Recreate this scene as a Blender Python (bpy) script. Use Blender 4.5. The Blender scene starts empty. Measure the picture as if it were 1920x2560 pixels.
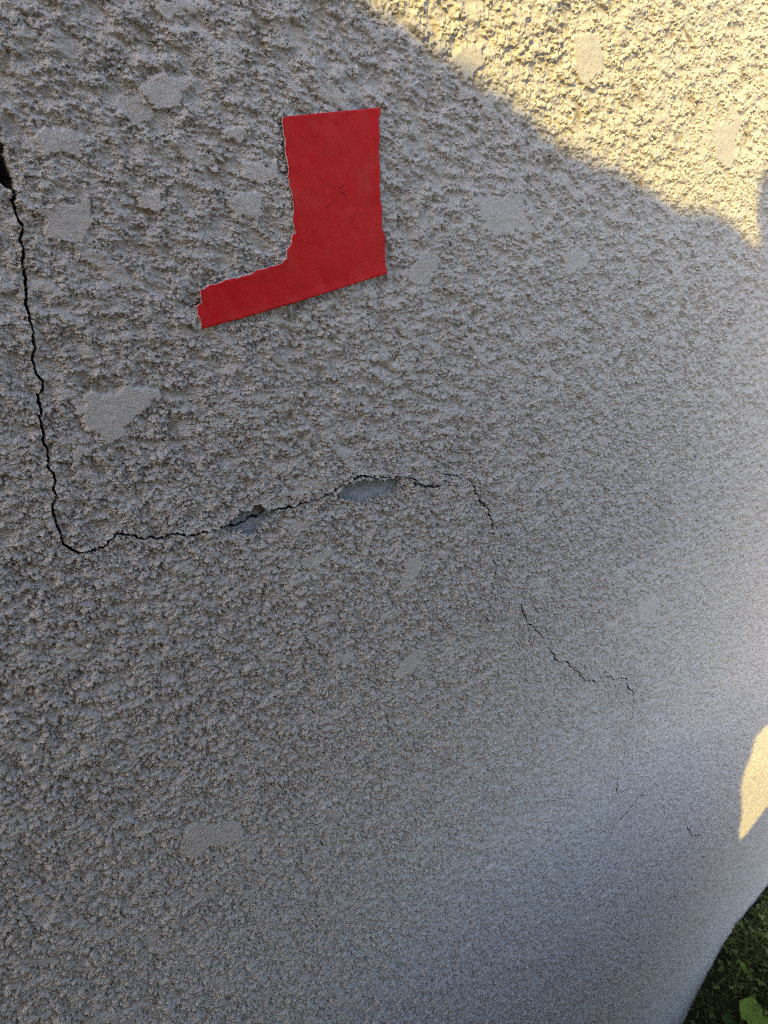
import bpy, bmesh, math, random, time
import numpy as np
from mathutils import Vector, Matrix
from mathutils.geometry import delaunay_2d_cdt
T0 = time.time()
S = bpy.context.scene
C = S.collection
random.seed(7)
RNG = np.random.default_rng(11)

# ------------------------------------------------------------------ camera
# World: the rendered wall is the plane y = 0 facing -y, x runs along it, z is up, ground near z = 0.
F = 1850.0; PX, PY = 960.0, 1280.0          # focal length and centre in photo pixels (1920 x 2560)
CAM_D, CAM_Z = 0.30, 1.50                    # 30 cm from the wall, 1.5 m above the ground
AX = Vector((0.76619967, -0.21447042, 0.60575615))   # wall's horizontal, in camera axes (right, down, forward)
DN = Vector((-0.06115222, 0.91404722, 0.40097142))   # wall's downward
NN = Vector((-0.63968623, -0.3442675, 0.68722734))   # into the wall
cam = bpy.data.cameras.new('camera'); co = bpy.data.objects.new('camera', cam); C.objects.link(co)
def cam_axis(i, sgn):
    return Vector((AX[i], NN[i], -DN[i])) * sgn
R = Matrix((cam_axis(0, 1), cam_axis(1, -1), cam_axis(2, -1))).transposed()
co.matrix_world = Matrix.Translation((0, -CAM_D, CAM_Z)) @ R.to_4x4()
cam.sensor_fit = 'HORIZONTAL'; cam.sensor_width = 36; cam.lens = 36 * F / 1920
cam.clip_start = 0.02; cam.clip_end = 500
cam.dof.use_dof = True; cam.dof.focus_distance = 0.42; cam.dof.aperture_fstop = 34.0
S.camera = co
def wall_at(px, py):
    """point of the wall plane (metres: x along, z up) seen at a photo pixel"""
    r = Vector((px - PX, py - PY, F)); q = r * (CAM_D / r.dot(NN))
    return q.dot(AX), CAM_Z - q.dot(DN)

# ------------------------------------------------------------------ light
LDIR = Vector((0.73, 0.50, -0.46)).normalized()      # the way sunlight travels
EL = math.asin(-LDIR.z); ROT = math.atan2(-LDIR.x, -LDIR.y)
w = bpy.data.worlds.new('World'); S.world = w; w.use_nodes = True
nt = w.node_tree; bg = nt.nodes['Background']
sky = nt.nodes.new('ShaderNodeTexSky'); sky.sky_type = 'NISHITA'; sky.sun_disc = False
sky.sun_elevation = EL; sky.sun_rotation = ROT; sky.air_density = 1.0; sky.dust_density = 1.2; sky.ozone_density = 1.6
nt.links.new(sky.outputs[0], bg.inputs[0]); bg.inputs[1].default_value = 0.15
sl = bpy.data.lights.new('sun', 'SUN'); so = bpy.data.objects.new('sun', sl); C.objects.link(so)
sl.energy = 2.35; sl.angle = math.radians(0.7); sl.color = (1.0, 0.78, 0.18)
so.rotation_euler = LDIR.to_track_quat('-Z', 'Y').to_euler(); so.location = (-3, -3, 4)
S.view_settings.view_transform = 'Standard'; S.view_settings.look = 'None'
S.cycles.use_denoising = False; S.cycles.pixel_filter_type = 'BLACKMAN_HARRIS'; S.cycles.filter_width = 1.05
S.cycles.sample_clamp_indirect = 2.0; S.cycles.use_adaptive_sampling = False; S.cycles.max_bounces = 6; S.cycles.diffuse_bounces = 3
S.view_settings.exposure = 1.36; S.view_settings.gamma = 1.0

# ------------------------------------------------------------------ helpers
def link_mesh(name, verts, faces, mats, parent=None, smooth=True):
    me = bpy.data.meshes.new(name)
    me.from_pydata([tuple(v) for v in verts], [], faces); me.update()
    for m in (mats if isinstance(mats, (list, tuple)) else [mats]): me.materials.append(m)
    if smooth: me.polygons.foreach_set('use_smooth', [True] * len(me.polygons))
    o = bpy.data.objects.new(name, me); C.objects.link(o)
    if parent is not None: o.parent = parent
    return o
def np_mesh(name, V, Q, mat, parent=None, attrs=None):
    me = bpy.data.meshes.new(name)
    k = Q.shape[1]
    me.vertices.add(len(V)); me.vertices.foreach_set('co', V.astype(np.float32).ravel())
    me.loops.add(Q.size); me.loops.foreach_set('vertex_index', Q.astype(np.int32).ravel())
    me.polygons.add(len(Q)); me.polygons.foreach_set('loop_start', (np.arange(len(Q)) * k).astype(np.int32))
    me.polygons.foreach_set('use_smooth', np.ones(len(Q), bool))
    for n, a in (attrs or {}).items():
        at = me.attributes.new(n, 'FLOAT', 'POINT'); at.data.foreach_set('value', a.astype(np.float32))
    me.update(calc_edges=True); me.materials.append(mat)
    o = bpy.data.objects.new(name, me); C.objects.link(o)
    if parent is not None: o.parent = parent
    return o
def empty(name, loc=(0, 0, 0)):
    o = bpy.data.objects.new(name, None); C.objects.link(o); o.location = loc; o.empty_display_size = .05; return o
def tag(o, label=None, cat=None, group=None, kind=None):
    for k, v in (('label', label), ('category', cat), ('group', group), ('kind', kind)):
        if v: o[k] = v
    return o

class NB:
    """tiny node builder"""
    def __init__(s, name):
        s.m = bpy.data.materials.new(name); s.m.use_nodes = True; s.t = s.m.node_tree
        s.b = s.t.nodes['Principled BSDF']
        s.pos = s.t.nodes.new('ShaderNodeNewGeometry').outputs['Position']
    def n(s, kind, **kw):
        nd = s.t.nodes.new(kind)
        for k, v in kw.items():
            if k in nd.inputs: nd.inputs[k].default_value = v
            else: setattr(nd, k, v)
        return nd
    def noise(s, scale, detail=4, rough=.6, vec=None):
        nd = s.n('ShaderNodeTexNoise', Scale=scale, Detail=detail, Roughness=rough)
        s.t.links.new(vec or s.pos, nd.inputs['Vector']); return nd.outputs['Fac']
    def rng(s, v, a, b, c=0., d=1.):
        nd = s.n('ShaderNodeMapRange'); s.t.links.new(v, nd.inputs[0])
        for i, x in enumerate((a, b, c, d)): nd.inputs[i + 1].default_value = x
        return nd.outputs[0]
    def math(s, op, a, b=None):
        nd = s.n('ShaderNodeMath', operation=op)
        for i, x in enumerate((a, b)):
            if x is None: continue
            if isinstance(x, (int, float)): nd.inputs[i].default_value = x
            else: s.t.links.new(x, nd.inputs[i])
        return nd.outputs[0]
    def mix(s, f, a, b):
        nd = s.n('ShaderNodeMix', data_type='RGBA')
        if isinstance(f, (int, float)): nd.inputs[0].default_value = f
        else: s.t.links.new(f, nd.inputs[0])
        for i, x in ((6, a), (7, b)):
            if isinstance(x, tuple): nd.inputs[i].default_value = (*x, 1)
            else: s.t.links.new(x, nd.inputs[i])
        return nd.outputs[2]
    def attr(s, name):
        return s.n('ShaderNodeAttribute', attribute_name=name).outputs['Fac']
    def bump(s, h, strength, dist):
        nd = s.n('ShaderNodeBump', Strength=strength, Distance=dist); s.t.links.new(h, nd.inputs['Height'])
        s.t.links.new(nd.outputs[0], s.b.inputs['Normal'])
    def done(s, col, rough=.9, spec=.2):
        if isinstance(col, tuple): s.b.inputs['Base Color'].default_value = (*col, 1)
        else: s.t.links.new(col, s.b.inputs['Base Color'])
        s.b.inputs['Roughness'].default_value = rough; s.b.inputs['Specular IOR Level'].default_value = spec
        return s.m

# ------------------------------------------------------------------ materials
def mat_render():
    b = NB('painted_roughcast')
    base = b.mix(b.rng(b.noise(14, 5), .35, .65), (.625, .54, .49), (.68, .595, .54))
    base = b.mix(b.rng(b.noise(210, 2), .55, .75, 0, .6), base, (.62, .58, .60))
    base = b.mix(b.rng(b.noise(320, 3), .3, .7), base, (.57, .525, .485))
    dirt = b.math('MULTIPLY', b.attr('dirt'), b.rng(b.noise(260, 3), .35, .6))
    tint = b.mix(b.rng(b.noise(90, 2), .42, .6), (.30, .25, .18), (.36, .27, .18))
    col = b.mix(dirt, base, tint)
    h = b.math('ADD', b.noise(2600, 3, .6), b.math('MULTIPLY', b.noise(1100, 3, .6), 1.5))
    b.bump(h, .7, .0004)
    return b.done(col, .92, .12)
def mat_bare():
    b = NB('bare_grey_mortar')
    col = b.mix(b.rng(b.noise(300, 5), .3, .7), (.25, .265, .28), (.42, .425, .43))
    b.bump(b.noise(900, 5), .9, .0006)
    return b.done(col, .95, .1)
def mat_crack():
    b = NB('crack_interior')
    return b.done(b.mix(b.rng(b.noise(500, 3), .3, .7), (.035, .033, .032), (.075, .065, .055)), 1, 0)  # near-black: shade inside the grooves is put into the colour
def mat_red():
    b = NB('red_vinyl')
    v = b.n('ShaderNodeMapping'); v.inputs['Scale'].default_value = (1, 1, .12)
    b.t.links.new(b.pos, v.inputs['Vector'])
    col = b.mix(b.rng(b.noise(45, 4), .35, .65), (.63, .006, .010), (.73, .010, .013))
    streak = b.rng(b.noise(900, 3, .6, v.outputs[0]), .66, .78)
    col = b.mix(b.math('MULTIPLY', streak, .35), col, (.62, .09, .05))
    pale = b.math('MULTIPLY', b.rng(b.noise(70, 6, .75), .5, .75), .22)
    col = b.mix(pale, col, (.66, .14, .10))
    col = b.mix(b.attr('mark'), col, (.10, .004, .006))
    b.bump(b.noise(60, 2), .08, .0005)
    return b.done(col, .5, .2)
def mat_simple(name, c1, c2, sc=60, rough=.8, spec=.2, bump=None):
    b = NB(name)
    if bump: b.bump(b.noise(bump[0], 4), .6, bump[1])
    return b.done(b.mix(b.rng(b.noise(sc, 4), .35, .65), c1, c2), rough, spec)
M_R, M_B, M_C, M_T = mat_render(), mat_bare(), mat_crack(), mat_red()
M_PAPER = mat_simple('torn_white_paper', (.60, .42, .40), (.74, .66, .64), 400, .9)
def mat_ground():
    b = NB('mossy_soil_and_lawn')
    soil = b.mix(b.rng(b.noise(35, 4), .35, .65), (.018, .016, .010), (.035, .038, .016))
    lawn = b.mix(b.rng(b.noise(6, 5), .35, .65), (.07, .08, .03), (.12, .12, .055))
    v = b.n('ShaderNodeVectorMath', operation='DISTANCE'); v.inputs[1].default_value = (1.5, 0, 0)
    b.t.links.new(b.pos, v.inputs[0])
    b.bump(b.noise(220, 4), .6, .006)
    sep = b.n('ShaderNodeSeparateXYZ'); b.t.links.new(b.pos, sep.inputs[0])
    bounce_ground = b.mix(b.rng(b.noise(60, 5), .35, .65), (.29, .24, .17), (.39, .33, .24))  # pale unseen ground, added to bounce warm light onto the wall
    lawn = b.mix(b.rng(b.math('ADD', sep.outputs[0], b.math('MULTIPLY', b.noise(4, 4), .3)), 1.95, 2.05), lawn, bounce_ground)
    lawn = b.mix(b.math('MAXIMUM', b.rng(b.math('ADD', sep.outputs[1], b.math('MULTIPLY', b.noise(4, 4), .1)), -.80, -.76), b.rng(sep.outputs[0], 1.0, .9)), bounce_ground, lawn)
    return b.done(b.mix(b.rng(v.outputs['Value'], .6, .75), soil, lawn), 1, .05)
M_SOIL = mat_ground()
M_BLOCKER = mat_simple('blocker_dark_grey', (.09, .095, .105), (.12, .125, .135), 12, .9, .1)  # dark grey for the added panel that blocks the sun
M_TWIG = mat_simple('dry_stalk', (.20, .14, .07), (.30, .22, .12), 60, .9)

def leaf_mat(name, c1, c2, sc=30):
    b = NB(name)
    r = b.n('ShaderNodeAttribute', attribute_name='tone').outputs['Fac']
    col = b.mix(r, c1, c2)
    col = b.mix(b.rng(b.noise(500, 3), .4, .7, 0, .35), col, tuple(x * .6 for x in c1))
    b.done(col, .6, .25)
    tr = b.n('ShaderNodeBsdfTranslucent'); b.t.links.new(col, tr.inputs[0])
    mx = b.n('ShaderNodeMixShader'); mx.inputs[0].default_value = .25
    out = b.t.nodes['Material Output']
    b.t.links.new(b.b.outputs[0], mx.inputs[1]); b.t.links.new(tr.outputs[0], mx.inputs[2]); b.t.links.new(mx.outputs[0], out.inputs[0])
    return b.m
M_GRASS = leaf_mat('lawn_growth', (.09, .115, .03), (.35, .36, .10))
M_LEAF = leaf_mat('weed_leaf', (.16, .24, .03), (.26, .36, .05))
M_LEAF2 = leaf_mat('weed_leaf_dark', (.05, .11, .03), (.08, .17, .05))

# ------------------------------------------------------------------ noise on arrays (all lengths in mm)
TAB = RNG.random((256, 256, 5)).astype(np.float32)
ANG = TAB[..., 0] * 2 * np.pi; GX, GY = np.cos(ANG), np.sin(ANG)
def perlin(x, y, seed=0):
    x = x + seed * 17.31; y = y + seed * 5.77
    ix = np.floor(x).astype(np.int32); iy = np.floor(y).astype(np.int32)
    fx = x - ix; fy = y - iy
    u = fx * fx * fx * (fx * (fx * 6 - 15) + 10); v = fy * fy * fy * (fy * (fy * 6 - 15) + 10)
    def g(a, b):
        i = (ix + a) & 255; j = (iy + b) & 255
        return GX[i, j] * (fx - a) + GY[i, j] * (fy - b)
    n0 = g(0, 0) * (1 - u) + g(1, 0) * u; n1 = g(0, 1) * (1 - u) + g(1, 1) * u
    return (n0 * (1 - v) + n1 * v) * 1.5
def fbm(x, y, sc, octv, seed, gain=.5):
    a = 1.; s = 0; f = 1. / sc
    for k in range(octv):
        s = s + a * perlin(x * f, y * f, seed + 3 * k); a *= gain; f *= 2.03
    return s
def blobs(x, y, c, seed, dens=.8):
    """random rounded grains, the tallest one wins: 0..1"""
    x = x / c + seed * 31.7; y = y / c + seed * 11.3
    ix = np.floor(x).astype(np.int32); iy = np.floor(y).astype(np.int32)
    out = np.zeros_like(x)
    for a in (-1, 0, 1):
        for b in (-1, 0, 1):
            i = (ix + a) & 255; j = (iy + b) & 255; t = TAB[i, j]
            dx = x - (ix + a + t[..., 0]); dy = y - (iy + b + t[..., 1])
            rr = .38 + .55 * t[..., 2]; e = .75 + .5 * t[..., 4]
            q = 1 - (dx * dx * e + dy * dy / e) / (rr * rr)
            h = np.sqrt(np.maximum(q, 0)) * (.35 + .65 * t[..., 3]) * (t[..., 4] < dens)
            np.maximum(out, h, out=out)
    return out
def sstep(a, b, x):
    t = np.clip((x - a) / (b - a), 0, 1); return t * t * (3 - 2 * t)

def jag(pts, wid, it=3, amp=.16, seed=1):
    """px polyline -> wall mm polyline roughened fractally"""
    r = random.Random(seed)
    P = [(wall_at(*p)[0] * 1000, wall_at(*p)[1] * 1000, w_) for p, w_ in zip(pts, wid)]
    for k in range(it):
        Q = [P[0]]
        for a, b in zip(P, P[1:]):
            dx, dy = b[0] - a[0], b[1] - a[1]; L = math.hypot(dx, dy)
            o = r.uniform(-amp, amp) * min(L, 9)
            Q.append(((a[0] + b[0]) / 2 - dy / max(L, 1e-6) * o, (a[1] + b[1]) / 2 + dx / max(L, 1e-6) * o, (a[2] + b[2]) / 2 * r.uniform(.7, 1.25)))
            Q.append(b)
        P = Q
    return np.array(P)
def depth_at(px, py):
    r = Vector((px - PX, py - PY, F)); return F * CAM_D / r.dot(NN)
def crack(pts, wpx, seed):
    w_ = []
    for i, p in enumerate(pts):
        ww = wpx[min(i, len(wpx) - 1)] if isinstance(wpx, (list, tuple)) else wpx
        w_.append(ww * depth_at(*p) / F * 1000)
    return jag(pts, [max(a, 1.15) if seed == 3 else a * .62 for a in w_], seed=seed)
CRACKS = [
 crack([(-25, 400), (2, 425), (20, 455), (36, 482), (39, 523), (54, 560), (49, 601), (57, 653), (65, 705), (65, 742), (73, 794), (82, 841), (83, 903), (99, 944), (110, 968), (97, 988), (100, 1038), (109, 1080), (110, 1111), (119, 1160), (133, 1184), (133, 1222), (134, 1287), (147, 1324), (160, 1363), (183, 1376), (198, 1385), (229, 1379), (259, 1371), (288, 1338), (317, 1337), (360, 1349), (397, 1347), (425, 1338), (462, 1340), (505, 1327), (563, 1320), (606, 1315), (650, 1298), (679, 1275), (709, 1271), (734, 1269), (752, 1257), (770, 1258), (805, 1240), (839, 1228), (857, 1213), (882, 1201), (897, 1191), (920, 1192)],
       [26, 22, 16, 11, 8, 7, 6, 7, 8, 6, 7, 7, 6, 6, 5, 6, 8, 7, 7, 7, 7, 7, 7, 6, 6, 5, 4, 5, 5, 7, 6, 4, 4, 4, 3.5, 3, 7, 8, 9, 9, 8, 7, 5, 6, 6, 5, 6, 10, 9, 4], 3),
 crack([(920, 1192), (940, 1197), (965, 1193), (1005, 1189), (1022, 1194)], [4, 4, 3, 3, 4], 5),
 crack([(1022, 1194), (1045, 1208), (1075, 1217), (1098, 1211)], [4, 6, 6, 5], 6),
 crack([(1108, 1184), (1130, 1186), (1146, 1191), (1155, 1199)], [3, 4, 3.5, 3], 7),
 crack([(1172, 1195), (1187, 1218), (1193, 1237), (1210, 1257), (1221, 1282), (1230, 1305), (1232, 1335)], [3, 5, 6, 6, 5, 5, 4], 8),
 crack([(1232, 1395), (1238, 1415), (1236, 1450), (1231, 1475), (1222, 1495), (1220, 1550)], [3.5, 4, 4, 4, 3.5, 3], 9),
 crack([(1300, 1510), (1315, 1548), (1335, 1576), (1360, 1595)], [3.5, 4, 4, 3], 10),
 crack([(1378, 1626), (1391, 1650), (1426, 1667), (1447, 1680), (1465, 1702), (1486, 1704), (1521, 1691), (1543, 1697), (1562, 1695), (1569, 1715), (1584, 1736), (1585, 1754), (1580, 1789), (1569, 1832), (1560, 1880), (1556, 1908)], [4, 4, 4, 5, 5, 4.5, 4, 5, 4, 5, 5, 5, 4, 4.5, 3.5, 3], 11),
 crack([(1546, 1935), (1541, 1980)], [3, 2.5], 12),
 crack([(1652, 1948), (1625, 1970), (1590, 2008), (1560, 2035), (1535, 2062), (1518, 2105)], [3, 3, 3, 3.5, 4, 3], 13),
 crack([(1720, 2035), (1716, 2066), (1730, 2092), (1755, 2083)], [2.5, 2.5, 2.5, 2.5], 14)]
def poly_mm(pts, seed=1, amp=.14, it=2):
    pts = list(pts) + [pts[0]]
    return jag(pts, [1] * len(pts), it=it, amp=amp, seed=seed)[:-1, :2]
HOLE = poly_mm([(-60, 290), (-20, 335), (2, 350), (14, 362), (16, 392), (27, 420), (40, 450), (44, 488), (26, 474), (2, 458), (-60, 440)], 4)
BARE = [poly_mm([(560, 1318), (575, 1300), (592, 1290), (594, 1273), (628, 1275), (642, 1262), (655, 1264), (672, 1274), (692, 1277), (684, 1292), (662, 1312), (645, 1330), (600, 1337), (575, 1330)], 5),
        poly_mm([(835, 1242), (848, 1230), (862, 1212), (900, 1196), (950, 1199), (1003, 1193), (1005, 1202), (992, 1222), (960, 1243), (915, 1256), (880, 1252), (850, 1246)], 6),
        poly_mm([(1022, 1194), (1045, 1208), (1075, 1217), (1103, 1210), (1098, 1220), (1062, 1226), (1030, 1213)], 7)]
# flat trowelled islands (photo outlines) and their level in mm
FLATS = [([(212, 985), (235, 972), (268, 990), (300, 978), (345, 970), (398, 975), (402, 992), (360, 1020), (330, 1050), (300, 1085), (262, 1105), (240, 1088), (205, 1055), (195, 1020)], 1.0),
         ([(190, 1120), (238, 1112), (215, 1140), (182, 1150)], .8),
         ([(352, 205), (440, 190), (470, 215), (450, 262), (400, 270), (355, 240)], .9),
         ([(290, 270), (330, 232), (370, 255), (392, 300), (330, 300)], -.6),
         ([(345, 480), (405, 485), (392, 530), (350, 520)], .7),
         ([(100, 520), (215, 500), (235, 560), (190, 610), (120, 600)], .4),
         ([(95, 330), (190, 320), (200, 385), (110, 390)], .7),
         ([(560, 325), (615, 330), (600, 360), (565, 355)], .7),
         ([(610, 405), (690, 400), (705, 455), (650, 465), (605, 440)], .7),
         ([(560, 490), (640, 480), (660, 540), (590, 545)], .3),
         ([(385, 5), (480, 0), (500, 30), (400, 40)], .4),
         ([(575, 1345), (640, 1330), (635, 1350), (590, 1368)], .9),
         ([(560, 1480), (600, 1465), (612, 1480), (575, 1495)], .6),
         ([(760, 1395), (820, 1370), (835, 1380), (790, 1420), (755, 1412)], .9),
         ([(1008, 1400), (1048, 1388), (1055, 1410), (1010, 1480), (985, 1490), (1010, 1440)], .9),
         ([(715, 1305), (770, 1300), (775, 1320), (725, 1335)], .6),
         ([(985, 1690), (1005, 1650), (1060, 1625), (1068, 1640), (1030, 1680), (1000, 1705)], .9),
         ([(455, 2110), (470, 2070), (600, 2055), (610, 2100), (540, 2110), (470, 2160)], .9),
         ([(95, 2290), (130, 2250), (128, 2300), (85, 2320)], -.7),
         ([(355, 2320), (400, 2315), (395, 2370), (350, 2370)], -.5),
         ([(1400, 640), (1450, 610), (1480, 650), (1420, 690)], .4),
         ([(1180, 500), (1300, 480), (1330, 560), (1230, 600)], .2),
         ([(1430, 90), (1500, 80), (1510, 180), (1450, 210)], .5),
         ([(1780, 300), (1850, 300), (1830, 420), (1790, 400)], .3),
         ([(1120, 130), (1180, 110), (1220, 150), (1160, 210)], .6),
         ([(1130, 200), (1235, 245), (1230, 285), (1150, 250)], .5),
         ([(1590, 1500), (1640, 1490), (1640, 1560), (1600, 1560)], .4),
         ([(1050, 620), (1110, 640), (1060, 720), (1020, 700)], .3)]
FLATS = [(poly_mm(p, 20 + i, .18, 3), l) for i, (p, l) in enumerate(FLATS)]

def seg_dist(x, y, P, closed=False):
    """distance to polyline; also interpolated third column"""
    best = np.full(x.shape, 1e9, np.float32); wv = np.zeros_like(best)
    n = len(P)
    for k in range(n if closed else n - 1):
        a = P[k]; b = P[(k + 1) % n]
        dx, dy = b[0] - a[0], b[1] - a[1]; L2 = dx * dx + dy * dy + 1e-9
        u = np.clip(((x - a[0]) * dx + (y - a[1]) * dy) / L2, 0, 1)
        d = (x - a[0] - u * dx) ** 2 + (y - a[1] - u * dy) ** 2
        m = d < best
        best = np.where(m, d, best)
        if P.shape[1] > 2: wv = np.where(m, a[2] + (b[2] - a[2]) * u, wv)
    return np.sqrt(best), wv
def inside(x, y, P):
    c = np.zeros(x.shape, bool); n = len(P)
    for k in range(n):
        a = P[k]; b = P[k - 1]
        if a[1] == b[1]: continue
        c ^= ((a[1] > y) != (b[1] > y)) & (x < (b[0] - a[0]) * (y - a[1]) / (b[1] - a[1]) + a[0])
    return c
def near(x, y, P, m):
    return np.nonzero((x > P[:, 0].min() - m) & (x < P[:, 0].max() + m) & (y > P[:, 1].min() - m) & (y < P[:, 1].max() + m))[0]

def relief(x, y):
    """height of the render above its plane, mm; also dirt 0..1 and what is broken away: 0 paint, 1 bare, 2 crack"""
    x = x.astype(np.float32); y = y.astype(np.float32)
    wx = x + .5 * perlin(x / 1.7, y / 1.7, 1) + .2 * perlin(x / .7, y / .7, 2)
    wy = y + .5 * perlin(x / 1.7, y / 1.7, 3) + .2 * perlin(x / .7, y / .7, 4)
    low = fbm(x, y, 34, 3, 5)                         # broad swells of the sprayed coat
    mid = fbm(x + .35 * y, y * 1.5, 10, 4, 9, .55)
    rag = .22 + .83 * sstep(-.25, .2, fbm(x + .3 * y, y * 1.3, 9, 4, 40, .6))      # beads sit in drifts
    ax, ay = wx, wy * 1.3
    t1 = sstep(-.2, .12, fbm(ax, ay, 3.0, 4, 41, .6))                                # torn, steep-sided crusts
    g1 = blobs(wx, wy * 1.25, 2.6, 1, .7); g2 = blobs(wx, wy * 1.2, 1.6, 2, .65); g3 = blobs(wx, wy * 1.1, .9, 3, .6)
    grain = .85 * g1 + .55 * g2 * (.5 + .5 * g1) + .42 * t1 + .26 * g3
    kl = sstep(1500, 1250, y); amp = 1 + .75 * kl
    pit = sstep(.02, .26, fbm(ax, ay, 1.9, 3, 47, .6)) * sstep(-.35, .15, fbm(x, y, 7, 3, 53))   # torn pits between the beads
    pit2 = sstep(.0, .25, fbm(ax, ay * .9, 3.1, 3, 57, .6))
    h = 1.0 * low + 1.35 * mid + .55 * fbm(x, y, 17, 2, 63) - .95 + 1.2 * grain * rag * amp - (pit * (.6 + .8 * kl) + .9 * pit2 * kl) * (.4 + .65 * rag) + .35 * kl + .07 * fbm(x, y, .8, 2, 12)
    cap = 1.15 + .7 * fbm(x, y, 26, 4, 20)             # knocked down flat by the trowel
    over = np.maximum(h - cap, 0); h = np.minimum(h, cap) + over * .3
    flo = -1.5 - 1.2 * kl + .4 * low
    und = np.maximum(flo - h, 0); h = np.maximum(h, flo) - und * .35
    fp = fbm(x + 1.2 * y, y, 26, 4, 150); fq = sstep(.60, .80, fp) * .7     # scattered smeared islands
    h = h * (1 - fq) + (.55 + .5 * low + .1 * fbm(x, y, 2.4, 3, 33)) * fq
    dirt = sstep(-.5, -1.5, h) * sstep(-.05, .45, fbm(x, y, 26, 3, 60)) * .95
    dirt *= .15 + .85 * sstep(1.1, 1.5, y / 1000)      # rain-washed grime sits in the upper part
    kind = np.zeros(x.shape, np.int8)
    fine = .07 * fbm(x, y, 2.4, 3, 33)
    for P, lv in FLATS:
        k = near(x, y, P, 4)
        if not len(k): continue
        xs, ys = x[k], y[k]; d, _ = seg_dist(xs, ys, P, True)
        sd = np.where(inside(xs, ys, P), d, -d) + 1.5 * fbm(xs, ys, 5., 3, 70)
        f = sstep(-.5, .6, sd) * (.95 if lv == 1.0 else .88)
        h[k] = h[k] * (1 - f) + (lv + .25 * low[k] + 1.5 * fine[k]) * f; dirt[k] *= 1 - f
    h0 = h.copy()
    for i, P in enumerate(BARE):
        k = near(x, y, P, 4)
        if not len(k): continue
        xs, ys = x[k], y[k]; d, _ = seg_dist(xs, ys, P, True)
        ins = inside(xs, ys, P)
        sd = np.where(ins, d, -d) + (.5 + 1.8 * np.clip((P[:, 1].max() - ys) / np.ptp(P[:, 1]), 0, 1)) * (fbm(xs, ys, 2.6, 4, 71) - .25)
        f = sstep(-.12, .22, sd)
        h[k] = h[k] * (1 - f) + (-2.1 - 3.4 * np.clip((ys - P[:, 1].min()) / np.ptp(P[:, 1]), 0, 1) + .5 * fbm(xs, ys, 5, 3, 72) + 3 * fine[k]) * f
        upper = sstep(-.2, .4, (ys - np.interp(xs, [P[:, 0].min(), P[:, 0].max()], [P[:, 1].min() + .45 * np.ptp(P[:, 1])] * 2)) / np.ptp(P[:, 1]))
        h[k] += (1 - f) * upper * 1.3 * np.exp(-np.maximum(d - .2, 0) / 1.6)      # the coat curls out above the hole
        kind[k] = np.where(f > .5, 1, kind[k]); dirt[k] *= 1 - f
    for P in CRACKS:
        k = near(x, y, P, 4)
        if not len(k): continue
        xs, ys = x[k], y[k]; sub = np.zeros(len(k)); 
        d, wv = seg_dist(xs, ys, P)
        hw = wv * .5
        f = 1 - sstep(.55 * hw, 1.05 * hw, d)
        h0[k] *= sstep(0., 1.6, d - hw); lip = np.exp(-((d - hw) / 1.1) ** 2) * .25
        h[k] = h[k] + lip * (kind[k] == 0) - f * np.minimum(9., 1.2 + 3.6 * wv) * (1 if P is CRACKS[0] else (.6 + .4 * sstep(-.4, .2, fbm(xs, ys, 7., 2, 81))) * .56)
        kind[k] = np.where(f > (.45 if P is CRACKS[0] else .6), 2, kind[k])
    k = near(x, y, HOLE, 4)
    if len(k):
        xs, ys = x[k], y[k]; d, _ = seg_dist(xs, ys, HOLE, True)
        sd = np.where(inside(xs, ys, HOLE), d, -d); f = sstep(-.2, 1.0, sd)
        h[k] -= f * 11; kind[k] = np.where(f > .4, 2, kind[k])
    return h, dirt, kind, h0

# ------------------------------------------------------------------ the rendered wall, diced finer where it is nearer
UNIT = 0.000125                                # m, finest lattice step
def visible(cx, cz, r):
    v = Vector((cx, CAM_D, cz - CAM_Z))
    q = AX * v.x + NN * v.y - DN * v.z
    if q.z < .05: return False
    m = 60 + r / q.z * F * 1.3
    X = q.x / q.z * F + PX; Y = q.y / q.z * F + PY
    return -m < X < 1920 + m and -m < Y < 2560 + m
tiles = []; NT = 32
CRK_M = [P[:, :2] * .001 for P in CRACKS] + [P * .001 for P in BARE]
def split(ix, iz, size):
    L = size * UNIT; cx = (ix + size / 2) * UNIT; cz = (iz + size / 2) * UNIT
    r = L * .71
    dist = max(math.sqrt(cx * cx + CAM_D ** 2 + (cz - CAM_Z) ** 2) - r * .6, .12)
    tgt = dist * .00135 * (.9 if visible(cx, cz, r) else 8)
    if r < .06 and L / NT > tgt * .4:
        for cp in CRK_M:
            if ((cp[:, 0] - cx) ** 2 + (cp[:, 1] - cz) ** 2).min() < (r + .003) ** 2: tgt *= .4; break
    if L / NT > tgt * 1.15 and size > NT: 
        h = size // 2
        for a in (0, 1):
            for b in (0, 1): split(ix + a * h, iz + b * h, h)
    else: tiles.append((ix, iz, size))
BIG = 8192                                     # 1.024 m root tiles
for a in range(-2, 5):
    for b in range(-1, 3): split(a * BIG, b * BIG, BIG)
g = np.arange(NT + 1)
TA = np.array(tiles, np.int64); st = TA[:, 2] // NT
IX = TA[:, 0, None, None] + g[None, :, None] * st[:, None, None] + 0 * g[None, None, :]
IZ = TA[:, 1, None, None] + g[None, None, :] * st[:, None, None] + 0 * g[None, :, None]
key = ((IX + (1 << 20)) << 22) + (IZ + (1 << 20))
uq, inv = np.unique(key.ravel(), return_inverse=True)
gx = ((uq >> 22) - (1 << 20)).astype(np.float64) * UNIT; gz = ((uq & ((1 << 22) - 1)) - (1 << 20)).astype(np.float64) * UNIT
idx = inv.reshape(len(TA), NT + 1, NT + 1)
Q = np.stack([idx[:, :-1, :-1], idx[:, 1:, :-1], idx[:, 1:, 1:], idx[:, :-1, 1:]], -1).reshape(-1, 4)
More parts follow.
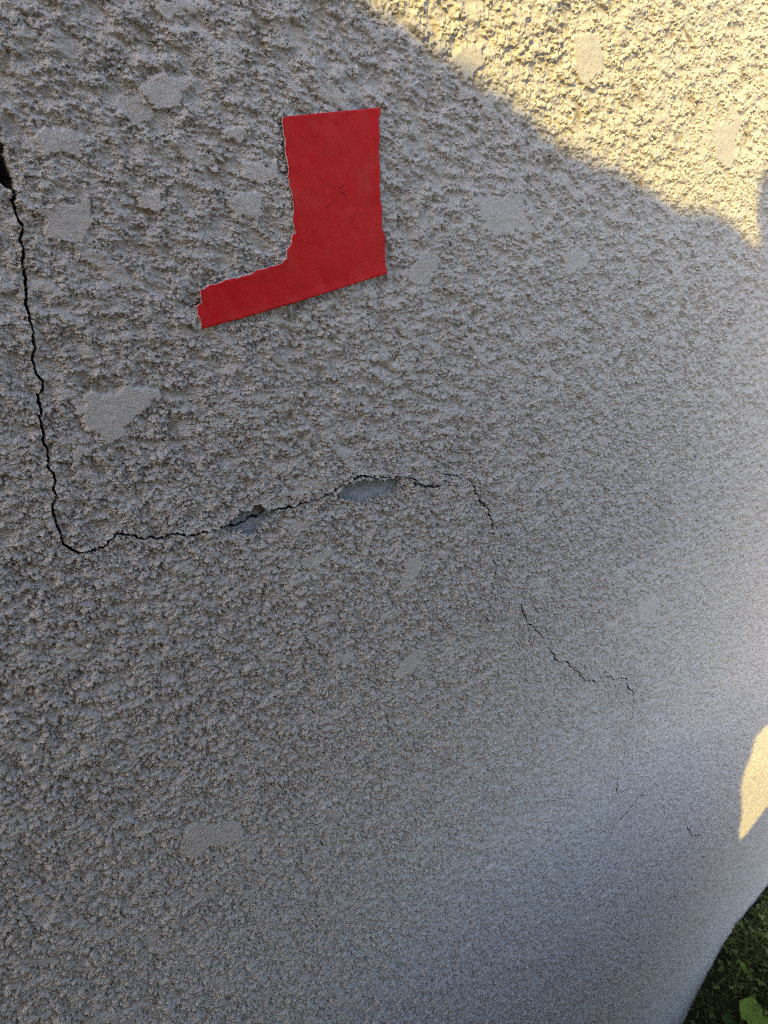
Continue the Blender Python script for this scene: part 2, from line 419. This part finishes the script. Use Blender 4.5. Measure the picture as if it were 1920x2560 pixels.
H = np.empty(len(uq), np.float32); H0 = np.empty(len(uq), np.float32); DT = np.empty(len(uq), np.float32); KD = np.empty(len(uq), np.int8)
for a in range(0, len(uq), 400000):
    s_ = slice(a, a + 400000)
    H[s_], DT[s_], KD[s_], H0[s_] = relief(gx[s_] * 1000, gz[s_] * 1000)
V = np.stack([gx + .00010 * np.clip(H0, -3, 2.5), -H * .001, gz - .00024 * np.clip(H0, -3, 2.5)], -1)   # high grains sag a little
print('wall verts', len(V), 'faces', len(Q), 't', round(time.time() - T0, 1))
wall = empty('house_wall', (1.5, 0, 0))
tag(wall, 'cream roughcast house wall with a long cracked corner and red tape stuck on it', 'wall')
FK = KD[Q].max(1)
def submesh(name, sel, mat):
    q = Q[sel]; u, i = np.unique(q.ravel(), return_inverse=True)
    v = V[u] - np.array([1.5, 0, 0])
    return np_mesh(name, v, i.reshape(-1, 4), mat, wall, {'dirt': DT[u]})
submesh('roughcast_coat', FK == 0, M_R)
cen = V[Q[:, 0]] * 1000
for i, P in enumerate(BARE):                    # where the coat has fallen off
    m = (FK == 1) & (cen[:, 0] > P[:, 0].min() - 3) & (cen[:, 0] < P[:, 0].max() + 3) & (cen[:, 2] > P[:, 1].min() - 3) & (cen[:, 2] < P[:, 1].max() + 3)
    if m.any():
        o = submesh('bare_patch', m, M_B)
        o['label'] = ['bluish grey bare patch below the long crack, left one', 'larger grey bare patch under the torn lip of the crack', 'small sliver of bare mortar under a loose scab'][i]
        FK[m] = 9
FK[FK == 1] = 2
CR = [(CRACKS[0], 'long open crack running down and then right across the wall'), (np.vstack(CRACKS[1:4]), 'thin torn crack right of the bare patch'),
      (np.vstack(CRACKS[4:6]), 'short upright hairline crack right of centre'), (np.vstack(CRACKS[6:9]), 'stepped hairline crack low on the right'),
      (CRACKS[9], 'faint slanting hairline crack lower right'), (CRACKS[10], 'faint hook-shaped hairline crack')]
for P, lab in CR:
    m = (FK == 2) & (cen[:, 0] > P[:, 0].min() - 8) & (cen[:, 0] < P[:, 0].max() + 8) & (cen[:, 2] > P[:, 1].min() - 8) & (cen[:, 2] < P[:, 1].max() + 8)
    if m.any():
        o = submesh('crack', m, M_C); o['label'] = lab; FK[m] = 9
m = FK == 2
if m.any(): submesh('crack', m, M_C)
# masonry behind the coat
x0, x1, z0, z1 = -2.04 - 1.5, 5.1 - 1.5, -.9, 3.0
vb = [(x, y, z) for y in (.013, .25) for x in (x0, x1) for z in (z0, z1)]
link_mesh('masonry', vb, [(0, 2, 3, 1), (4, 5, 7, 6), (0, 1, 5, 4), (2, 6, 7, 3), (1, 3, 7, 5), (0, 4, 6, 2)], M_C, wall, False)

# ------------------------------------------------------------------ the red tape
cr = lambda p: (460 + p[0] / 3.072, 240 + p[1] / 3.072)
TAPE = [(745, 165), (800, 155), (1000, 135), (1250, 112), (1420, 96), (1495, 90), (1478, 200), (1485, 300), (1480, 450), (1488, 560), (1483, 720), (1490, 800), (1503, 880), (1508, 960), (1505, 1000), (1525, 1080), (1535, 1200), (1530, 1270), (1545, 1360), (1400, 1402), (1150, 1482), (900, 1562), (600, 1652), (350, 1722), (115, 1783), (100, 1700), (85, 1620), (130, 1590), (125, 1540), (108, 1490), (180, 1455), (400, 1390), (510, 1365), (530, 1340), (600, 1322), (720, 1290), (775, 1250), (780, 1180), (810, 1130), (830, 1060), (850, 1055), (830, 980), (832, 860), (815, 740), (790, 640), (785, 520), (768, 430), (762, 320), (750, 250)]
TORN = set(range(5, 18)) | set(range(24, 49))            # torn, not cut, sides
def tape_outline(grow=0., jitter=.38):
    r = random.Random(3); P = [Vector((wall_at(*cr(p))[0] * 1000, wall_at(*cr(p))[1] * 1000)) for p in TAPE]
    out = []
    n = len(P)
    for i in range(n):
        a, b = P[i], P[(i + 1) % n]; d = b - a; L = d.length; nn = Vector((-d.y, d.x)) / max(L, 1e-6)
        k = max(1, int(L / .9)); torn = i in TORN
        for j in range(k):
            o = r.uniform(-jitter, jitter) * (1 if torn else .12)
            ww = r.uniform(.15, 1.0)
            q = a + d * (j / k) + nn * o
            if grow: q = q + nn * (grow * ww if torn else .04)
            out.append(q)
    return out
smooth_seed = lambda x, y: .75 * fbm(x, y, 34, 2, 5)
def tape_mesh(name, outline, off, parent, mat, step, lift=True, thick=.0003):
    n = len(outline); OP = np.array([tuple(v) for v in outline])
    xs = np.arange(OP[:, 0].min(), OP[:, 0].max(), step); ys = np.arange(OP[:, 1].min(), OP[:, 1].max(), step)
    GXX, GYY = np.meshgrid(xs, ys); GXX = GXX.ravel(); GYY = GYY.ravel()
    d, _ = seg_dist(GXX, GYY, OP, True); k = inside(GXX, GYY, OP) & (d > step * .5)
    pts = [Vector(p) for p in OP] + [Vector((a, b)) for a, b in zip(GXX[k], GYY[k])]
    res = delaunay_2d_cdt(pts, [(i, (i + 1) % n) for i in range(n)], [], 1, 1e-5)
    vs = np.array([tuple(v) for v in res[0]]); fs = res[2]
    x, y = vs[:, 0], vs[:, 1]
    hh = np.full(len(x), -9.)
    for a in (-2.5, -1.2, 0, 1.2, 2.5):                 # drapes over the tops of the grains
        for b in (-2.5, -1.2, 0, 1.2, 2.5):
            q = relief(x + a, y + b)[0]; hh = np.maximum(hh, q - .05 * (a * a + b * b))
    h = hh * .16 + 1.35 + off + .12 * fbm(x, y, 9, 2, 77)
    if lift:
        d, _ = seg_dist(x, y, OP, True)
        h = h + .45 * np.exp(-d / 2.) * (fbm(x, y, 12, 2, 90) * .8 + .5)
        a = Vector((wall_at(490, 820))) * 1000; b = Vector((wall_at(963, 685))) * 1000   # the lower cut edge stands off the wall
        db, _ = seg_dist(x, y, np.array([tuple(a), tuple(b)])); h = h + .5 * np.exp(-db / 4.)
    fs = [tuple(f) if ((vs[f[1]] - vs[f[0]])[0] * (vs[f[2]] - vs[f[0]])[1] - (vs[f[1]] - vs[f[0]])[1] * (vs[f[2]] - vs[f[0]])[0]) > 0 else tuple(reversed(f)) for f in fs]
    # world x right, z up seen from -y: counter-clockwise faces look at the camera
    o = link_mesh(name, np.stack([x * .001, -h * .001, y * .001], -1), fs, mat, parent)
    md = o.modifiers.new('thickness', 'SOLIDIFY'); md.thickness = thick; md.offset = -1
    return o, x, y
tape = empty('red_tape', (0, 0, 0))
tag(tape, 'torn L-shaped piece of matt red tape stuck to the roughcast wall', 'tape')
o, x, y = tape_mesh('tape_face', tape_outline(), .10, tape, M_T, .8)
marks = [([(770, 700), (778, 712)], 0)]
def cr2(p): return wall_at(700 + p[0] / 6.38, 380 + p[1] / 6.38)
SCR = [[(985, 520), (960, 540), (925, 570), (915, 610), (935, 650), (990, 655), (1035, 680), (1050, 720)], [(950, 560), (945, 600)], [(820, 790), (815, 825), (780, 815)], [(770, 840), (740, 870), (700, 890), (670, 880)], [(845, 590), (850, 630)], [(700, 870), (690, 905)], [(1000, 700), (1040, 712)]]
mk = np.zeros(len(x))
for s_ in SCR:
    P = np.array([[v * 1000 for v in cr2(p)] for p in s_]); d, _ = seg_dist(x, y, P)
    mk = np.maximum(mk, 1 - sstep(.12, .55, d))
mk *= sstep(-.5, .2, perlin(x / .7, y / .7, 9)) * .8
# refine: marks need a finer lattice, so they are a thin sub-part of their own below
at = o.data.attributes.new('mark', 'FLOAT', 'POINT'); at.data.foreach_set('value', np.zeros(len(x), np.float32))
mv, mf = [], []
M_MARK = mat_simple('black_scuff', (.09, .004, .006), (.16, .008, .010), 900, .8)
rr = random.Random(5)
from mathutils.bvhtree import BVHTree
bv = BVHTree.FromPolygons([v.co.copy() for v in o.data.vertices], [tuple(p.vertices) for p in o.data.polygons])
for s_ in SCR:
    P = [cr2(p) for p in s_]
    for a, b in zip(P, P[1:]):
        L = math.hypot(b[0] - a[0], b[1] - a[1]); k = max(2, int(L / .00035))
        for j in range(k):
            if rr.random() < .3: continue
            t = j / k; cx = a[0] + (b[0] - a[0]) * t + rr.gauss(0, .00012); cz = a[1] + (b[1] - a[1]) * t + rr.gauss(0, .00012)
            rad = rr.uniform(.00008, .00028); i0 = len(mv); nn = 6
            hit = bv.ray_cast(Vector((cx, -.1, cz)), Vector((0, 1, 0)))
            if hit[0] is None: continue
            for q in range(nn):
                an = q / nn * 6.283; r2 = rad * rr.uniform(.5, 1.3)
                mv.append((cx + r2 * math.cos(an) * 1.3, hit[0].y - .00006, cz + r2 * math.sin(an)))
            mf.append(tuple(range(i0, i0 + nn)))
link_mesh('scuff_mark', mv, mf, M_MARK, o, False)
tape_mesh('torn_paper_edge', tape_outline(.5), -.35, tape, M_PAPER, 1.6, thick=.0002)
# a rag of clear film at the lower left corner
film = NB('clear_film'); film.b.inputs['Base Color'].default_value = (.75, .72, .68, 1); film.b.inputs['Roughness'].default_value = .18
film.b.inputs['Alpha'].default_value = .45
FP = [(487, 785), (480, 792), (475, 803), (476, 815), (483, 823), (495, 824), (500, 812), (497, 795)]
vs = []
for ring, sc_ in enumerate((1., .86)):
    cx = sum(p[0] for p in FP) / 8; cy = sum(p[1] for p in FP) / 8
    for p in FP:
        X_, Z_ = wall_at(cx + (p[0] - cx) * sc_, cy + (p[1] - cy) * sc_); vs.append((X_, -.0022 - .0004 * ring, Z_))
fl = link_mesh('clear_film', vs, [(i, (i + 1) % 8, 8 + (i + 1) % 8, 8 + i) for i in range(8)] + [tuple(range(15, 7, -1))], film.m, tape)
print('tape t', round(time.time() - T0, 1))

# ------------------------------------------------------------------ ground
GXP = [-9, 0, .9, 1.16, 1.205, 1.25, 1.335, 1.48, 2.2, 9]; GZP = [0, 0, -.09, -.10, -.09, .035, .115, .128, .12, .1]
def ground_z(x, y):
    z = np.interp(x, GXP, GZP); f = np.clip(1 + y / .7, 0, 1)
    b = .010 * fbm(x * 1000, y * 1000, 90, 3, 101) + .004 * fbm(x * 1000, y * 1000, 18, 2, 107)
    return z * f + b * np.clip(3 - np.hypot(x - 1, y) / 3, 0, 1)
def axis(lo, hi, a, b, fine, grow=1.25):
    out = list(np.arange(a, b, fine)); s_ = fine; v = a
    while v > lo: s_ *= grow; v -= s_; out.insert(0, v)
    s_ = fine; v = out[-1]
    while v < hi: s_ *= grow; v += s_; out.append(v)
    return np.array(out)
gxs = axis(-60, 60, .7, 2.4, .008); gys = axis(-60, .05, -.8, .02, .008)
gys = gys[gys < .06]
A, B = np.meshgrid(gxs, gys, indexing='ij'); Z = ground_z(A, B)
ii = np.arange(A.size).reshape(A.shape)
q = np.stack([ii[:-1, :-1], ii[1:, :-1], ii[1:, 1:], ii[:-1, 1:]], -1).reshape(-1, 4)
gr = np_mesh('ground', np.stack([A, B, Z], -1).reshape(-1, 3), q, M_SOIL); tag(gr, kind='structure')

# grass, moss and clover along the foot of the wall: nobody could count it
GV, GF, GT = [], [], []
r = random.Random(21)
def blade(x, y, z, L, wd, az, lean, tone):
    dx, dy = math.cos(az), math.sin(az); px, py = -dy * wd / 2, dx * wd / 2; i0 = len(GV)
    for k, t in enumerate((0, .4, .75)):
        o_ = L * t * math.sin(lean * t); hh = L * t * math.cos(lean * t * .8); f = 1 - t * .5
        GV.append((x + dx * o_ - px * f, y + dy * o_ - py * f, z + hh)); GV.append((x + dx * o_ + px * f, y + dy * o_ + py * f, z + hh)); GT.extend((tone, tone))
    GV.append((x + dx * L * math.sin(lean), y + dy * L * math.sin(lean), z + L * math.cos(lean * .8))); GT.append(tone)
    GF.extend([(i0, i0 + 1, i0 + 3, i0 + 2), (i0 + 2, i0 + 3, i0 + 5, i0 + 4), (i0 + 4, i0 + 5, i0 + 6)])
def leaflet(x, y, z, R_, az, tilt, tone, n=7):
    i0 = len(GV); M = Matrix.Rotation(az, 3, 'Z') @ Matrix.Rotation(tilt, 3, 'X')
    for k in range(n):
        a = k / n * 6.283; rad = R_ * (1 + .12 * math.cos(2 * a))
        v = M @ Vector((rad * math.cos(a), rad * .75 * math.sin(a), R_ * .18 * math.cos(2 * a)))
        GV.append((x + v.x, min(y + v.y, -.002), z + v.z)); GT.append(tone)
    GF.append(tuple(range(i0, i0 + n)))
NBL = 42000
bx = np.array([r.uniform(.95, 2.1) for _ in range(NBL)]); by = np.array([-abs(r.uniform(0, .62)) - .004 for _ in range(NBL)])
bz = ground_z(bx, by); cl = fbm(bx * 1000, by * 1000, 45, 3, 120)
for x_, y_, z_, c_ in zip(bx, by, bz, cl):
    if c_ < -.25 and r.random() < .6: continue
    tone = min(max(.35 + .45 * c_ + r.gauss(0, .22), 0), 1)
    L = r.uniform(.012, .035) * (1 + .4 * c_)
    if y_ > -.02: y_ = min(y_, -.004)
    blade(x_, y_, z_ - .003, L, r.uniform(.0008, .002), r.uniform(0, 6.283), r.uniform(.3, 1.5), tone)
for _ in range(9000):
    x_ = r.uniform(1.0, 2.1); y_ = -r.uniform(.004, .6)
    z_ = float(ground_z(np.array([x_]), np.array([y_]))[0])
    c_ = float(fbm(np.array([x_ * 1000.]), np.array([y_ * 1000.]), 60, 2, 130)[0])
    if r.random() > .35 + .6 * c_: continue
    R_ = r.uniform(.002, .0045); h_ = r.uniform(.006, .02); t_ = min(max(r.gauss(.45, .25), 0), 1)
    a0 = r.uniform(0, 6.28)
    for k in range(3):
        a = a0 + k * 2.09; leaflet(x_ + R_ * math.cos(a), y_ + R_ * math.sin(a), z_ + h_, R_, a, r.uniform(-.5, .5), t_)
gs = link_mesh('grass', GV, GF, M_GRASS); tag(gs, 'dark mossy grass and clover along the foot of the wall', 'grass', kind='stuff')
at = gs.data.attributes.new('tone', 'FLOAT', 'POINT'); at.data.foreach_set('value', np.array(GT, np.float32))

def pix_ground(px, py, dz=0):
    """where the ray through a photo pixel meets the ground"""
    rr_ = Vector((px - PX, py - PY, F)); d = Vector((rr_.dot(AX), rr_.dot(NN), -rr_.dot(DN))).normalized()
    p = Vector((0, -CAM_D, CAM_Z)); t = .5
    while t < 6:
        q_ = p + d * t
        if q_.z < float(ground_z(np.array([q_.x]), np.array([q_.y]))[0]) + dz: return q_
        t += .003
    return q_
def leaf_mesh(name, c, R_, az, tilt, mat, parent, lobes=5, tone=.5):
    """broad shallow-lobed leaf, cupped, with thickness"""
    n = 40; M = Matrix.Rotation(az, 3, 'Z') @ Matrix.Rotation(tilt, 3, 'Y'); vs = [M @ Vector((0, 0, 0))]
    for ring in (.35, .7, 1.):
        for k in range(n):
            a = k / n * 2 * math.pi
            rad = R_ * ring * (1 + .07 * math.cos(lobes * a) * ring + .03 * math.sin(11 * a) * ring) * (1 - .42 * math.exp(-((a - math.pi) / .3) ** 2) * ring)
            vs.append(M @ Vector((rad * math.cos(a) * 1.15, rad * math.sin(a), R_ * (.22 * ring ** 2 + .05 * math.cos(lobes * a) * ring))))
    fs = [(0, 1 + k, 1 + (k + 1) % n) for k in range(n)]
    for g_ in (0, 1):
        for k in range(n): fs.append((1 + g_ * n + k, 1 + (g_ + 1) * n + k, 1 + (g_ + 1) * n + (k + 1) % n, 1 + g_ * n + (k + 1) % n))
    o_ = link_mesh(name, [v + c for v in vs], fs, mat, parent)
    at_ = o_.data.attributes.new('tone', 'FLOAT', 'POINT'); at_.data.foreach_set('value', np.full(len(vs), tone, np.float32))
    md = o_.modifiers.new('thickness', 'SOLIDIFY'); md.thickness = .0004
    return o_
def tube(name, a, b, r0, mat, parent, bend=.2):
    vs, fs = [], []; n = 6; L = (b - a).length; up = (b - a).normalized(); s_ = up.orthogonal().normalized(); t_ = up.cross(s_)
    for k in range(6):
        t = k / 5; c = a.lerp(b, t) + s_ * math.sin(t * math.pi) * L * bend
        for j in range(n):
            an = j / n * 6.283; vs.append(c + (s_ * math.cos(an) + t_ * math.sin(an)) * r0 * (1 - .4 * t))
    for k in range(5):
        for j in range(n): fs.append((k * n + j, k * n + (j + 1) % n, (k + 1) * n + (j + 1) % n, (k + 1) * n + j))
    return link_mesh(name, vs, fs, mat, parent)
def weed(px, py, leaves, label, mat, group=None):
    base = pix_ground(px, py); root = empty('weed', base); tag(root, label, 'weed', group)
    toc = Vector((-base.x, -CAM_D - base.y, CAM_Z - base.z)).normalized()
    for (dx, dy, R_, az, tilt, tone) in leaves:
        q_ = pix_ground(px + dx, py + dy, .03); c = q_ - base
        leaf_mesh('leaf', c, R_, az, tilt, mat, root, tone=tone)
        tube('stem', Vector((0, 0, -.004)), c, .0009, mat, root)
    return root
weed(1890, 2550, [(-15, -22, .021, .4, -.5, .6), (4, 6, .020, 3.3, .25, .8)], 'bright yellow-green broad-leaved weed in the bottom right corner', M_LEAF)
weed(1830, 2568, [(-2, -12, .017, 2.2, -.2, .5), (-22, 6, .014, .9, .3, .2)], 'darker green weed leaves left of the bright weed', M_LEAF2)
weed(1862, 2418, [(-5, -4, .006, 1.2, -.4, .1), (2, 8, .0055, 4.2, .1, .2), (-14, -14, .0045, 3, .2, .0)], 'small pale weed seedling further up the grass by the wall', M_LEAF)

# ------------------------------------------------------------------ added unseen blocker, its outline cut to throw the shade on the wall
Q0 = .5                                         # its distance from the wall
k0 = Q0 / LDIR.y
SH = [(400, -260), (620, -110), (760, -60), (890, 0), (990, 80), (1090, 140), (1200, 222), (1300, 290), (1400, 375), (1490, 432), (1590, 468), (1645, 500), (1690, 540), (1745, 553), (1800, 552), (1845, 585), (1885, 622), (1912, 640), (1908, 590), (1904, 530), (1910, 480), (1935, 440), (2010, 420), (2080, 600), (2110, 1000), (2080, 1400), (2010, 1700), (1950, 1795), (1910, 1812), (1882, 1840), (1872, 1885), (1855, 1925), (1846, 1970), (1850, 2030), (1842, 2080), (1846, 2112), (1870, 2085), (1920, 2020), (1990, 1960), (2090, 1900)]
pts = [wall_at(*p) for p in SH]
top = [(x_ - LDIR.x * k0, z_ - LDIR.z * k0) for x_, z_ in pts]
xr = top[-1][0] + .2; xl = top[0][0]
outline = [(xl - .42, -.1)] + [(xl - .42, top[0][1])] + top + [(xr, top[-1][1] - .1), (xr, -.1)]
bm = bmesh.new()
vv = [bm.verts.new((x_, -Q0, z_)) for x_, z_ in outline]
res = bmesh.ops.triangle_fill(bm, use_beauty=True, edges=[bm.edges.new((vv[i], vv[(i + 1) % len(vv)])) for i in range(len(vv))])
me = bpy.data.meshes.new('shade_blocker'); bm.to_mesh(me); bm.free(); me.materials.append(M_BLOCKER)
sc_o = bpy.data.objects.new('shade_blocker', me); C.objects.link(sc_o)
md = sc_o.modifiers.new('thickness', 'SOLIDIFY'); md.thickness = .018; md.offset = 0
tag(sc_o, 'added unseen dark panel with its outline cut to shade the wall', 'screen')
print('done t', round(time.time() - T0, 1))
